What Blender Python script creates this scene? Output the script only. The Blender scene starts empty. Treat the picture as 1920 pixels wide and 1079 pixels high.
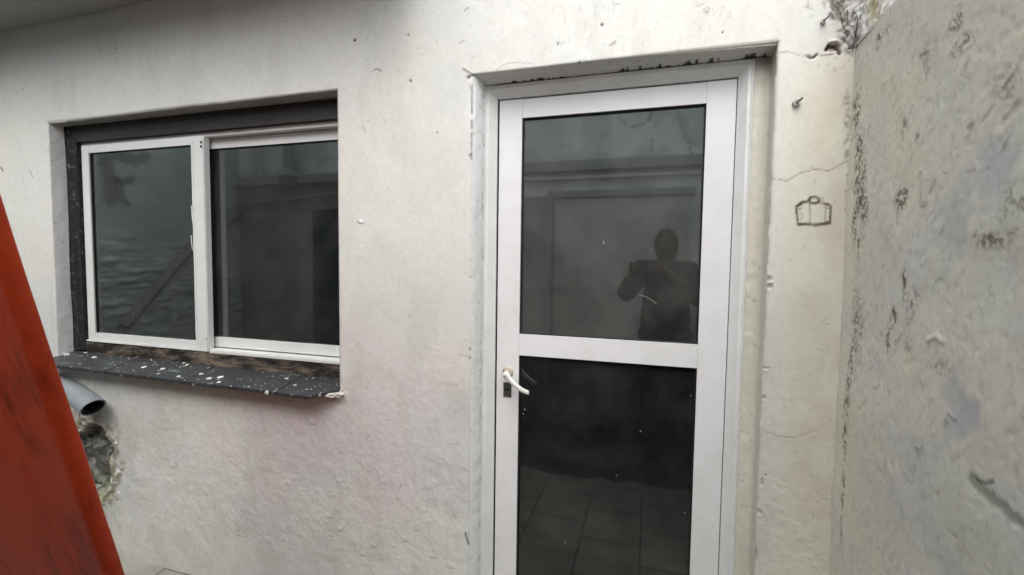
import bpy, bmesh, math, random
import numpy as np
from mathutils import Vector, Matrix
R_ = math.radians
# ------------------------------------------------------------------ camera
EYE = 1.42
RM = [[0.9581422891826364, 0.2860045629947146, 0.01283524935712123],
      [0.028264875281122086, -0.04988605162596473, -0.9983548861394501],
      [-0.28489375301188996, 0.9569288227446041, -0.05588181900606246]]
F = 856.13
scene = bpy.context.scene
col = scene.collection
cam_d = bpy.data.cameras.new("camera")
cam = bpy.data.objects.new("camera", cam_d)
col.objects.link(cam)
r, d, f = [Vector(v) for v in RM]
m = Matrix((( r.x, -d.x, -f.x, 0), (r.y, -d.y, -f.y, 0), (r.z, -d.z, -f.z, EYE), (0, 0, 0, 1)))
cam.matrix_world = m
cam_d.sensor_width = 36.0
cam_d.lens = F / 1920 * 36
cam_d.clip_start = 0.02
cam_d.clip_end = 500
scene.camera = cam
# ------------------------------------------------------------------ sky, sun
SUN_EL, SUN_AZ = 54, 174        # azimuth: compass direction the sun stands in (0 = +y, 90 = +x)
w = bpy.data.worlds.new("World"); scene.world = w; w.use_nodes = True
nt = w.node_tree; bg = nt.nodes["Background"]
sky = nt.nodes.new("ShaderNodeTexSky"); sky.sky_type = 'NISHITA'; sky.sun_disc = False
sky.sun_elevation = R_(SUN_EL); sky.sun_rotation = R_(SUN_AZ)
sky.air_density = 1.0; sky.dust_density = 4.0; sky.ozone_density = 1.0
hs = nt.nodes.new("ShaderNodeHueSaturation"); hs.inputs['Saturation'].default_value = 0.28
nt.links.new(sky.outputs[0], hs.inputs['Color']); nt.links.new(hs.outputs[0], bg.inputs[0])
bg.inputs[1].default_value = 0.15
sd = bpy.data.lights.new("sun", 'SUN'); sd.energy = 1.0; sd.angle = R_(65); sd.color = (1, .985, .955)
so = bpy.data.objects.new("sun", sd); col.objects.link(so)
sv = Vector((math.sin(R_(SUN_AZ)) * math.cos(R_(SUN_EL)), math.cos(R_(SUN_AZ)) * math.cos(R_(SUN_EL)), math.sin(R_(SUN_EL))))
so.rotation_euler = sv.to_track_quat('Z', 'Y').to_euler(); so.location = sv * 20
scene.view_settings.view_transform = 'Standard'; scene.view_settings.look = 'None'
scene.view_settings.gamma = 1; scene.view_settings.exposure = 0.74
scene.render.engine = 'CYCLES'
scene.cycles.max_bounces = 10; scene.cycles.diffuse_bounces = 6; scene.cycles.transparent_max_bounces = 12
rng = np.random.default_rng(7); random.seed(7)

# ------------------------------------------------------------------ helpers
def AT(px, py, y):
    """point on the plane at depth y behind the photograph's pixel"""
    a, b = (px - 960) / F, (py - 539.5) / F
    v = Vector((RM[0][k] * a + RM[1][k] * b + RM[2][k] for k in range(3)))
    v *= y / v.y
    return Vector((v.x, y, v.z + EYE))
def ATX(px, py, x):
    a, b = (px - 960) / F, (py - 539.5) / F
    v = Vector((RM[0][k] * a + RM[1][k] * b + RM[2][k] for k in range(3)))
    v *= x / v.x
    return Vector((x, v.y, v.z + EYE))

class N:
    """small node-material writer"""
    def __init__(s, name, rough=.6, spec=.4, metal=0):
        s.m = bpy.data.materials.new(name); s.m.use_nodes = True
        s.t = s.m.node_tree; s.b = s.t.nodes['Principled BSDF']
        s.b.inputs['Roughness'].default_value = rough; s.b.inputs['Specular IOR Level'].default_value = spec
        s.b.inputs['Metallic'].default_value = metal
    def n(s, t, **k):
        q = s.t.nodes.new(t)
        for a, v in k.items():
            if a in q.inputs: q.inputs[a].default_value = v
            else: setattr(q, a, v)
        return q
    def l(s, a, b): s.t.links.new(a, b)
    def obj(s):
        if not hasattr(s, 'tc'): s.tc = s.n('ShaderNodeTexCoord')
        return s.tc.outputs['Object']
    def noise(s, scale, detail=4, rough=.55, vec=None, dist=0):
        q = s.n('ShaderNodeTexNoise', Scale=scale, Detail=detail, Roughness=rough, Distortion=dist)
        s.l(vec or s.obj(), q.inputs['Vector']); return q.outputs['Fac']
    def stretch(s, sc):
        q = s.n('ShaderNodeMapping'); q.inputs['Scale'].default_value = sc; s.l(s.obj(), q.inputs['Vector']); return q.outputs[0]
    def ramp(s, fac, stops):
        q = s.n('ShaderNodeValToRGB'); e = q.color_ramp.elements
        while len(e) < len(stops): e.new(.5)
        for i, (p, c) in enumerate(stops):
            e[i].position = p; e[i].color = (*c, 1) if len(c) == 3 else c
        s.l(fac, q.inputs[0]); return q.outputs[0]
    def mix(s, fac, a, b, mode='MIX'):
        q = s.n('ShaderNodeMix', data_type='RGBA', blend_type=mode)
        for v, i in ((fac, 0), (a, 6), (b, 7)):
            if isinstance(v, (int, float)): q.inputs[i].default_value = v
            elif isinstance(v, tuple): q.inputs[i].default_value = (*v, 1)
            else: s.l(v, q.inputs[i])
        return q.outputs[2]
    def color(s, c):
        if isinstance(c, tuple): s.b.inputs['Base Color'].default_value = (*c, 1)
        else: s.l(c, s.b.inputs['Base Color'])
    def bump(s, h, strength=.3, dist=.002):
        q = s.n('ShaderNodeBump', Strength=strength, Distance=dist); s.l(h, q.inputs['Height'])
        if s.b.inputs['Normal'].is_linked: s.l(s.b.inputs['Normal'].links[0].from_socket, q.inputs['Normal'])
        s.l(q.outputs[0], s.b.inputs['Normal'])

def tag(o, label=None, cat=None, group=None, kind=None):
    for k, v in (('label', label), ('category', cat), ('group', group), ('kind', kind)):
        if v: o[k] = v
    return o
def empty(name, loc=(0, 0, 0), rot=(0, 0, 0)):
    o = bpy.data.objects.new(name, None); col.objects.link(o); o.location = loc; o.rotation_euler = rot
    o.empty_display_size = .1; return o
def link(name, me, mat, parent=None, smooth=False):
    o = bpy.data.objects.new(name, me); col.objects.link(o)
    if mat: me.materials.append(mat)
    if parent:
        o.parent = parent
        bpy.context.view_layer.update()
        o.matrix_parent_inverse = parent.matrix_world.inverted()
    if smooth:
        for p in me.polygons: p.use_smooth = True
    return o
def from_bm(name, bm, mat, parent=None, smooth=False, bevel=0, seg=2):
    if bevel:
        bmesh.ops.bevel(bm, geom=[e for e in bm.edges if e.calc_face_angle(0) > .5], offset=bevel, segments=seg, affect='EDGES', profile=.6)
    bmesh.ops.recalc_face_normals(bm, faces=bm.faces)
    me = bpy.data.meshes.new(name); bm.to_mesh(me); bm.free()
    o = link(name, me, mat, parent, False)
    if smooth:
        for p in me.polygons: p.use_smooth = True
        me.set_sharp_from_angle(angle=R_(35))
    return o
def box(bm, x0, x1, y0, y1, z0, z1):
    v = [bm.verts.new((x, y, z)) for x in (x0, x1) for y in (y0, y1) for z in (z0, z1)]
    for q in ((0, 1, 3, 2), (4, 6, 7, 5), (0, 4, 5, 1), (2, 3, 7, 6), (0, 2, 6, 4), (1, 5, 7, 3)):
        bm.faces.new([v[i] for i in q])
    return v
def boxo(name, b, mat, parent=None, bevel=.0015):
    bm = bmesh.new(); box(bm, *b); return from_bm(name, bm, mat, parent, True, bevel)
def tube(bm, pts, rad, seg=12, cap=True, squash=None):
    """pts list of Vector, rad number or list"""
    rings = []; n = len(pts)
    up = Vector((0, 0, 1))
    for i, p in enumerate(pts):
        t = (pts[min(i + 1, n - 1)] - pts[max(i - 1, 0)]).normalized()
        u = t.cross(up)
        if u.length < .05: u = t.cross(Vector((0, 1, 0)))
        u.normalize(); v = u.cross(t)
        rr = rad[i] if isinstance(rad, (list, tuple)) else rad
        a, b = (rr, rr) if not squash else (rr * squash[0], rr * squash[1])
        rings.append([bm.verts.new(p + u * (a * math.cos(k / seg * 2 * math.pi)) + v * (b * math.sin(k / seg * 2 * math.pi))) for k in range(seg)])
    for i in range(n - 1):
        for k in range(seg):
            bm.faces.new((rings[i][k], rings[i][(k + 1) % seg], rings[i + 1][(k + 1) % seg], rings[i + 1][k]))
    if cap:
        bm.faces.new(rings[0]); bm.faces.new(rings[-1][::-1])
    return rings
# -- numpy noise
LAT = rng.random((512, 512)).astype(np.float32)
def vnoise(x, y, s, o=0):
    x = x * s + 37.3 * o + 100; y = y * s + 91.7 * o + 100
    xi = np.floor(x).astype(int); yi = np.floor(y).astype(int)
    fx = x - xi; fy = y - yi; fx = fx * fx * (3 - 2 * fx); fy = fy * fy * (3 - 2 * fy)
    a = LAT[yi % 512, xi % 512]; b = LAT[yi % 512, (xi + 1) % 512]
    c = LAT[(yi + 1) % 512, xi % 512]; e = LAT[(yi + 1) % 512, (xi + 1) % 512]
    return (a * (1 - fx) + b * fx) * (1 - fy) + (c * (1 - fx) + e * fx) * fy
def fbm(x, y, s, oct=4, o=0, g=.5):
    t = 0; a = 1; n = 0
    for k in range(oct):
        t = t + a * vnoise(x, y, s * 2 ** k, o + k * 3); n += a; a *= g
    return t / n
def sst(a, b, x):
    t = np.clip((x - a) / (b - a), 0, 1); return t * t * (3 - 2 * t)

class Sheet:
    """a plastered sheet: a grid over u (horizontal) and z with real relief h (metres, out of the wall) and a paint colour c"""
    def __init__(s, us, zs, base):
        s.us, s.zs = np.array(us), np.array(zs)
        s.U, s.Z = np.meshgrid(s.us, s.zs)
        s.h = np.zeros_like(s.U); s.c = np.ones(s.U.shape + (3,)) * np.array(base)
    def win(s, u0, u1, z0, z1):
        i = slice(*np.searchsorted(s.us, [u0, u1])); j = slice(*np.searchsorted(s.zs, [z0, z1])); return (j, i)
    def tint(s, mask, colr, w=None):
        w_ = s.c if w is None else s.c[w]
        w_ += (np.array(colr) - w_) * np.clip(mask, 0, 1)[..., None]
    def stroke(s, pts, width, colr, a=1, dh=0, rag=.4, wob=0):
        pts = np.array(pts, float); pad = width * 3 + wob * 2
        w = s.win(pts[:, 0].min() - pad, pts[:, 0].max() + pad, pts[:, 1].min() - pad, pts[:, 1].max() + pad)
        U, Z = s.U[w], s.Z[w]
        if U.size == 0: return
        if wob:
            U = U + (fbm(U, Z, 60, 3, 5) - .5) * wob * 2; Z = Z + (fbm(U, Z, 60, 3, 9) - .5) * wob * 2
        D = np.full(U.shape, 9.)
        for p, q in zip(pts[:-1], pts[1:]):
            e = q - p; L = max((e ** 2).sum(), 1e-12)
            t = np.clip(((U - p[0]) * e[0] + (Z - p[1]) * e[1]) / L, 0, 1)
            D = np.minimum(D, np.hypot(U - p[0] - t * e[0], Z - p[1] - t * e[1]))
        W = width * (1 - rag + 2 * rag * fbm(U, Z, 120, 2, 2))
        mk = 1 - sst(W * .5, W * 1.1 + .0015, D)
        if a: s.tint(mk * a, colr, w)
        s.h[w] += mk * dh
    def blob(s, u, z, ru, rz, colr, a=1, dh=0, rag=.6, sc=40, grain=0, soft=.5, rim=0):
        w = s.win(u - ru * 2, u + ru * 2, z - rz * 2, z + rz * 2); U, Z = s.U[w], s.Z[w]
        if U.size == 0: return
        D = np.hypot((U - u) / ru, (Z - z) / rz) + (fbm(U, Z, sc, 4, int(u * 50) % 17) - .5) * 2 * rag
        mk = 1 - sst(1 - soft, 1 + soft * .2, D)
        if rim: s.h[w] += rim * np.exp(-((D - 1.15) / .12) ** 2)
        s.h[w] += mk * dh
        if grain: mk = mk * sst(.5 - .2 * grain, .5 + .2 * grain, fbm(U, Z, 130, 3, 11, .8))
        s.tint(mk * a, colr, w)
    def build(s, name, place, mat, parent=None, hole=None):
        ny, nx = s.U.shape
        P = place(s.U, s.Z, s.h).reshape(-1, 3).astype(np.float32)
        idx = np.arange(ny * nx).reshape(ny, nx)
        q = np.stack([idx[:-1, :-1], idx[:-1, 1:], idx[1:, 1:], idx[1:, :-1]], -1)
        if hole is not None:
            uc = (s.U[:-1, :-1] + s.U[1:, 1:]) / 2; zc = (s.Z[:-1, :-1] + s.Z[1:, 1:]) / 2
            q = q[~hole(uc, zc)]
        q = q.reshape(-1, 4)
        me = bpy.data.meshes.new(name)
        me.vertices.add(len(P)); me.vertices.foreach_set('co', P.ravel())
        me.loops.add(q.size); me.loops.foreach_set('vertex_index', q.ravel().astype(np.int32))
        me.polygons.add(len(q)); me.polygons.foreach_set('loop_start', np.arange(0, q.size, 4, dtype=np.int32))
        me.polygons.foreach_set('use_smooth', np.ones(len(q), bool))
        at = me.color_attributes.new('paint', 'FLOAT_COLOR', 'POINT')
        at.data.foreach_set('color', np.concatenate([s.c.reshape(-1, 3), np.ones((ny * nx, 1))], 1).astype(np.float32).ravel())
        me.update(calc_edges=True)
        return link(name, me, mat, parent)

# ------------------------------------------------------------------ materials
def paint_mat(name, rough=.55, fine=.35, spec=.35):
    k = N(name, rough, spec)
    a = k.n('ShaderNodeVertexColor', layer_name='paint').outputs[0]
    g = k.ramp(k.noise(55, 5, .7), [(.3, (.93, .93, .93)), (.7, (1.05, 1.05, 1.05))])
    k.color(k.mix(1, a, g, 'MULTIPLY'))
    k.bump(k.noise(260, 4, .65), fine, .0012)
    k.bump(k.noise(45, 5, .6), fine, .003)
    return k.m
M = {}
M['plaster'] = paint_mat('plaster', .45, .10, .4)
M['side_plaster'] = paint_mat('side_plaster', .7, .13, .3)
def white_metal(name, c=(.74, .74, .73), rough=.35):
    k = N(name, rough, .5)
    dirt = k.ramp(k.noise(9, 6, .65), [(.35, (.93, .93, .92)), (.6, (1, 1, 1))])
    sp = k.ramp(k.noise(70, 4, .7), [(.68, (1, 1, 1)), (.78, (.62, .6, .55))])
    b = k.mix(1, c, dirt, 'MULTIPLY'); k.color(k.mix(1, b, sp, 'MULTIPLY'))
    k.bump(k.noise(30, 3, .5), .12, .002); k.bump(k.noise(400, 2, .5), .08, .0005)
    return k.m
M['alu'] = white_metal('white_aluminium', (.76, .765, .78))
M['frame'] = white_metal('white_door_frame', (.74, .755, .75), .45)
M['win'] = white_metal('window_aluminium', (.71, .73, .72), .4)
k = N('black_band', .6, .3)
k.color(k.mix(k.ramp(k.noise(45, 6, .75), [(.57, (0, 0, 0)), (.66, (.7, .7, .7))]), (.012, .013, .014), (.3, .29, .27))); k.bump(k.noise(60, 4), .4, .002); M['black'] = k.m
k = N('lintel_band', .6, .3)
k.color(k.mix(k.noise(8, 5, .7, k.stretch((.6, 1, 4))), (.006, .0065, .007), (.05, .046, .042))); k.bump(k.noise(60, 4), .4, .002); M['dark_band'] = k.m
k = N('lintel_paint', .6, .3); k.color(k.mix(k.noise(14, 5, .7), (.26, .25, .235), (.5, .49, .46))); k.bump(k.noise(50, 4), .5, .003); M['lintel'] = k.m
def slate():
    k = N('slate', .45, .45)
    b = k.mix(k.noise(22, 6, .7), (.014, .015, .017), (.06, .062, .066))
    v = k.n('ShaderNodeTexVoronoi', feature='F1', Scale=26.0, Randomness=1.0); k.l(k.stretch((1, 1.3, 1)), v.inputs['Vector'])
    # paint splashes: small discs whose size changes from cell to cell
    th = k.n('ShaderNodeMath', operation='MULTIPLY'); sep = k.n('ShaderNodeSeparateColor'); k.l(v.outputs['Color'], sep.inputs[0])
    pw = k.n('ShaderNodeMath', operation='POWER'); k.l(sep.outputs[0], pw.inputs[0]); pw.inputs[1].default_value = 7
    k.l(pw.outputs[0], th.inputs[0]); th.inputs[1].default_value = .42
    lt = k.n('ShaderNodeMath', operation='LESS_THAN'); k.l(v.outputs['Distance'], lt.inputs[0]); k.l(th.outputs[0], lt.inputs[1])
    b2 = k.mix(lt.outputs[0], b, (.66, .66, .64))
    v2 = k.n('ShaderNodeTexVoronoi', feature='F1', Scale=85.0); k.l(k.stretch((1, 1.2, 1)), v2.inputs['Vector'])
    s2 = k.n('ShaderNodeSeparateColor'); k.l(v2.outputs['Color'], s2.inputs[0])
    p2 = k.n('ShaderNodeMath', operation='POWER'); k.l(s2.outputs[0], p2.inputs[0]); p2.inputs[1].default_value = 8
    t2 = k.n('ShaderNodeMath', operation='MULTIPLY'); k.l(p2.outputs[0], t2.inputs[0]); t2.inputs[1].default_value = .45
    l2 = k.n('ShaderNodeMath', operation='LESS_THAN'); k.l(v2.outputs['Distance'], l2.inputs[0]); k.l(t2.outputs[0], l2.inputs[1])
    b3 = k.mix(l2.outputs[0], b2, (.55, .55, .53))
    # a few pale teal drags
    dr = k.ramp(k.noise(5, 4, .6, k.stretch((1, 4, 1))), [(.63, (0, 0, 0)), (.72, (.5, .5, .5))])
    k.color(k.mix(dr, b3, (.22, .33, .33)))
    k.bump(k.noise(40, 4), .3, .002); return k.m
M['slate'] = slate()
k = N('dirty_mortar', .8, .2)
k.color(k.mix(k.ramp(k.noise(18, 6, .75, k.stretch((.45, 1, 1.6))), [(.45, (0, 0, 0)), (.66, (1, 1, 1))]), (.022, .02, .018), (.19, .155, .12))); k.bump(k.noise(60, 5), .8, .004); M['dirty'] = k.m
k = N('red_paint', .5, .2)
v = k.noise(2.6, 4, .6); dn = k.ramp(k.noise(7, 6, .7, k.stretch((1, 1, .35))), [(.50, (0, 0, 0)), (.68, (.9, .9, .9))])
k.color(k.mix(dn, k.mix(v, (.34, .028, .010), (.66, .075, .020)), (.10, .012, .006)))
ch = k.ramp(k.noise(38, 6, .75), [(.66, (0, 0, 0)), (.69, (1, 1, 1))]); k.color(k.mix(ch, k.b.inputs['Base Color'].links[0].from_socket, (.045, .018, .012)))
k.bump(k.noise(18, 5, .6), .5, .006); k.bump(k.noise(220, 3), .3, .001); M['red'] = k.m
k = N('grey_pvc', .4, .45); k.color(k.mix(k.noise(16, 5), (.19, .215, .23), (.32, .35, .37))); k.bump(k.noise(60, 3), .15, .001); M['pvc'] = k.m
k = N('pipe_inside', .8, .2); k.color(k.mix(k.noise(20, 5), (.05, .05, .048), (.14, .13, .12))); M['pvc_in'] = k.m
k = N('rusty_metal', .6, .4, .6); k.color(k.mix(k.noise(120, 4), (.05, .04, .035), (.28, .25, .22))); M['rust'] = k.m
k = N('handle_paint', .3, .5); k.color((.74, .74, .70)); M['handle'] = k.m
k = N('worn_brass', .45, .5, .3); k.color(k.mix(k.noise(220, 4, .6), (.42, .33, .2), (.7, .68, .62))); k.bump(k.noise(200, 3), .4, .001); M['rose'] = k.m
k = N('lock_plate', .45, .4, .4); k.color(k.mix(k.noise(120, 4), (.05, .05, .045), (.13, .13, .12))); M['lock'] = k.m
k = N('black_hole', .9, .1); k.color((.008, .008, .008)); M['hole'] = k.m
k = N('dark_rubber', .6, .3); k.color((.012, .012, .013)); M['gasket'] = k.m
def glass(name, tint, f0, rough=0, haze=.03):
    m_ = bpy.data.materials.new(name); m_.use_nodes = True; t = m_.node_tree; t.nodes.clear()
    out = t.nodes.new('ShaderNodeOutputMaterial'); mx = t.nodes.new('ShaderNodeMixShader'); mx2 = t.nodes.new('ShaderNodeMixShader')
    tr = t.nodes.new('ShaderNodeBsdfTransparent'); tr.inputs[0].default_value = (*tint, 1)
    gl = t.nodes.new('ShaderNodeBsdfGlossy'); gl.inputs['Roughness'].default_value = .035; gl.inputs[0].default_value = (.92, 1, .98, 1)
    fr = t.nodes.new('ShaderNodeFresnel'); s_ = math.sqrt(f0); fr.inputs[0].default_value = (1 + s_) / (1 - s_)
    df = t.nodes.new('ShaderNodeBsdfDiffuse'); df.inputs[0].default_value = (.5, .5, .48, 1)
    tc = t.nodes.new('ShaderNodeTexCoord'); no = t.nodes.new('ShaderNodeTexNoise'); no.inputs['Scale'].default_value = 6; no.inputs['Detail'].default_value = 6
    no.inputs['Roughness'].default_value = .7
    rp = t.nodes.new('ShaderNodeMapRange'); rp.inputs[1].default_value = .4; rp.inputs[2].default_value = .75; rp.inputs[3].default_value = haze * .3; rp.inputs[4].default_value = haze  # pale haze mixed over the pane to lighten what it reflects
    t.links.new(tc.outputs['Object'], no.inputs[0]); t.links.new(no.outputs[0], rp.inputs[0])
    t.links.new(fr.outputs[0], mx.inputs[0]); t.links.new(tr.outputs[0], mx.inputs[1]); t.links.new(gl.outputs[0], mx.inputs[2])
    t.links.new(rp.outputs[0], mx2.inputs[0]); t.links.new(mx.outputs[0], mx2.inputs[1]); t.links.new(df.outputs[0], mx2.inputs[2])
    t.links.new(mx2.outputs[0], out.inputs[0]); return m_
M['door_glass'] = glass('tinted_door_glass', (.3, .32, .31), .37, 0, .125)
M['door_glass_low'] = glass('tinted_low_glass', (.3, .32, .31), .085, 0, .058)
M['win_glass'] = glass('window_glass', (.35, .38, .38), .23, 0, .065)

# ------------------------------------------------------------------ the house front
YW = 1.5                                   # wall face
WX0, WX1, WZ0, WZ1 = -2.785, -1.148, .902, 2.06     # window opening
DX0, DX1, DZ1 = -.597, .337, 2.058         # door opening
house = tag(empty('house', (-1.5, YW, 0)), 'white rendered house front with a sliding window and a glazed white door', 'house')
def seg(a, b, step): n = max(1, int(round((b - a) / step))); return list(np.linspace(a, b, n + 1)[:-1])
S = .0042
us = seg(-4.8, -3.3, .03) + seg(-3.3, WX0, S) + seg(WX0, WX1, S) + seg(WX1, DX0, S) + seg(DX0, DX1, S) + seg(DX1, .56, S * .8) + [.56]
zs = [-.03] + seg(0, .2, .01) + seg(.2, WZ0, S) + seg(WZ0, DZ1, S) + seg(DZ1, WZ1, S) + seg(WZ1, 2.56, S) + seg(2.56, 3.2, .03) + [3.2]
W = Sheet(us, zs, (.69, .70, .665))
U, Z = W.U, W.Z
def FA(px, py): p = AT(px, py, YW); return (p.x, p.z)
def P(*pts): return [FA(*p) for p in pts]
# relief: soft waves, brush lumps, flakes
low = sst(1.3, .55, Z)
W.h += (fbm(U, Z, 2.2, 3, 1) - .5) * .010 + (fbm(U, Z, 9, 3, 2) - .5) * (.0012 + .0025 * low)
W.h += (fbm(U * .6, Z, 60, 3, 3) - .5) * (.0002 + .0004 * low)
fl = fbm(U, Z, 26, 4, 4, .65)
W.h += sst(.60, .612, fl) * .0008 * (.15 + low); W.h -= sst(.40, .392, fl) * .0007 * (.15 + low); W.tint(sst(.008, 0, np.abs(fl - .396)) * low * .35, (.42, .41, .38))
rdg = np.abs(fbm(U * .8, Z * 1.2, 11, 4, 6) - .5); W.h += (1 - sst(0, .012, rdg)) * .0012 * (.1 + low) * sst(.45, .6, fbm(U, Z, 5, 2, 14))
# paint: patches of older coats, and painted shade at upper left
W.tint(sst(.45, .7, fbm(U, Z, 1.7, 4, 21)) * .6, (.585, .60, .595))
W.tint(sst(.5, .72, fbm(U, Z, 2.6, 5, 22)) * .6, (.72, .70, .63))
W.tint(sst(.53, .66, fbm(U, Z * .6, 7, 5, 28, .6)) * (.15 + .25 * low), (.55, .54, .51))
pk = np.exp(-(((U + 1.25) / .75) ** 2 + ((Z - .75) / .42) ** 2))
W.tint(pk * (.18 + .5 * sst(.4, .65, fbm(U, Z, 4, 4, 23))), (.66, .585, .595))
W.tint(sst(.25, .5, U) * sst(2.12, 1.85, Z) * .75, (.76, .73, .60))           # creamier strip right of the door
W.tint(sst(.36, .50, U) * sst(.42, .62, fbm(U, Z, 7, 4, 24)) * .35, (.60, .53, .45))
W.tint(sst(-2.0, -2.6, U) * sst(1.0, .5, Z) * sst(.4, .62, fbm(U, Z, 6, 4, 25)) * .6, (.42, .42, .33))
W.tint(sst(2.2, 2.5, Z) * sst(-.8, -2.4, U) * .30, (.50, .49, .42))  # soft shade below the roof slab, put into the wall colour
W.tint(sst(.58, .75, fbm(U, Z * .35, 9, 4, 26)) * .18, (.45, .44, .40))
# specks and scuffs
W.tint(sst(.84, .88, fbm(U, Z, 110, 2, 27)) * .4, (.3, .29, .27))
for _ in range(150):
    u = rng.uniform(-2.9, .5); z = rng.uniform(.25, 2.45) if rng.random() < .4 else rng.uniform(.25, 1.1)
    a_ = rng.normal(.6, .9); L = rng.uniform(.004, .02)
    W.stroke([(u, z), (u + L * math.cos(a_), z + L * math.sin(a_))], rng.uniform(.0012, .003), (.34, .33, .31) if rng.random() < .55 else (.8, .8, .78), rng.uniform(.2, .6), rng.choice([-.001, .0015]))
DK = (.035, .033, .03); MID = (.22, .2, .18)
def hole(px, py, r, ring=False):
    u, z = FA(px, py)
    if ring: W.blob(u, z, r * 2.6, r * 2.6, (.5, .5, .49), .7, -.001, .4, 60)
    W.blob(u, z, r, r, DK, 1, -.005, .15, 60, soft=.3)
for a in ((665, 76, .0062), (765, 66, .004), (1128, 47, .0048), (217, 91, .005), (42, 168, .004), (820, 249, .003), (1435, 890, .003), (1355, 61, .003)): hole(*a)
hole(769, 153, .0042, True)
W.stroke(P((700, 133), (704, 130), (709, 130), (714, 134)), .0022, MID, .95, -.001)
W.stroke(P((707, 134), (711, 158), (714, 170)), .0015, (.5, .5, .48), .5)
W.stroke(P((680, 237), (685, 247)), .006, (.42, .42, .40), .5); W.stroke(P((719, 222), (722, 230)), .003, (.4, .4, .38), .5)
W.stroke(P((871, 20), (878, 15)), .002, MID, .8)
W.blob(*FA(676, 416), .011, .006, (.82, .82, .8), .9, .003, .6, 90); W.stroke(P((670, 414), (675, 419), (682, 420)), .0018, MID, .7)  # white chip, its small shadow drawn as a dark line
W.stroke(P((55, 320), (62, 332)), .005, (.3, .3, .28), .6); W.stroke(P((2, 315), (5, 320)), .006, DK, .8)
# around the door head
W.stroke(P((868, 128), (878, 134), (889, 141)), .0028, MID, .9, .002); W.blob(*FA(879, 145), .009, .006, (.12, .11, .1), .9, -.002)
W.stroke(P((930, 133), (940, 124), (955, 118), (975, 117), (1000, 120)), .0014, (.45, .45, .43), .8)
for y0, y1, t in ((160, 215, .0022), (228, 240, .004), (250, 292, .002), (296, 300, .003)):
    W.stroke(P((884, y0), (884.5, y1)), t, (.2, .2, .19), .8, -.001, .6, .002)
W.blob(*FA(882, 291), .006, .005, DK, .8)
for y0 in (520, 655, 672): W.blob(*FA(881, y0), .005, .006, (.2, .18, .15), .9, -.002)
W.stroke(P((878, 668), (860, 668)), .0014, (.4, .38, .33), .6)
for px, py, L in ((1033, 130, 9), (1087, 122, 14), (1046, 82, 4)): W.stroke(P((px, py - L * .5), (px, py + L * .5)), .0024, DK, .95, -.001)
W.stroke(P((1101, 105), (1102, 122), (1098, 128)), .003, (.78, .78, .76), .9, .002); W.stroke(P((1098, 126), (1103, 122)), .0015, MID, .7)
W.stroke(P((1142, 86), (1150, 80), (1156, 76), (1150, 84), (1146, 87)), .0014, MID, .7)
W.stroke(P((1321, 16), (1326, 13), (1330, 17), (1327, 23), (1321, 22), (1320, 17)), .0016, (.33, .32, .31), .8, .001)
W.stroke(P((1148, 2), (1155, 9), (1163, 6)), .0016, (.36, .36, .34), .8)
W.stroke(P((1515, 0), (1515, 17)), .0016, (.4, .4, .4), .7)
for _ in range(26):
    px, py = rng.uniform(1000, 1400), rng.uniform(5, 85)
    W.stroke(P((px, py), (px + rng.normal(0, 3), py + rng.uniform(3, 22))), .0012, (.48, .5, .49), rng.uniform(.3, .8))
# cracks right of the door
CR = (.36, .31, .25)
W.stroke(P((1446, 336), (1462, 337), (1475, 341), (1486, 334), (1500, 326), (1525, 319), (1555, 320), (1572, 311), (1590, 301)), .0010, CR, .85, -.0008, .5, .0012)
W.stroke(P((1432, 806), (1452, 816), (1490, 821), (1510, 814), (1532, 806)), .0014, (.42, .38, .31), .7, -.0008, .5, .0015)
W.stroke(P((1462, 98), (1480, 97), (1500, 103), (1514, 105)), .0010, CR, .7, 0, .5, .001); W.stroke(P((1530, 103), (1545, 103), (1566, 103)), .0012, (.3, .25, .2), .9)
W.stroke(P((1515, 105), (1521, 109), (1527, 107), (1532, 102)), .0035, DK, 1, -.003)
W.blob(*FA(1563, 88), .017, .013, (.40, .29, .25), 1, -.007, .5, 90, soft=.3, rim=.003)
W.stroke(P((1549, 92), (1556, 84), (1568, 86), (1575, 100)), .0048, (.045, .028, .022), 1, -.006, .5, .002)
W.blob(*FA(1564, 78), .012, .005, (.74, .68, .63), .9, .003, .6, 90); W.blob(*FA(1567, 106), .008, .006, (.7, .66, .58), .9, .002, .6, 90)
for px, py in ((1554, 122), (1565, 130), (1584, 124), (1585, 100), (1592, 115)): W.blob(*FA(px, py), .007, .010, (.33, .29, .22), .5, 0, .8, 60, grain=1)
for px, py, rx, rz in ((1588, 200, .008, .07), (1590, 270, .009, .09), (1590, 350, .006, .08), (1586, 520, .004, .15), (1578, 640, .004, .2)):
    W.blob(*FA(px, py), rx, rz, (.20, .16, .12), .7, 0, .8, 60, grain=1)
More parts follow.
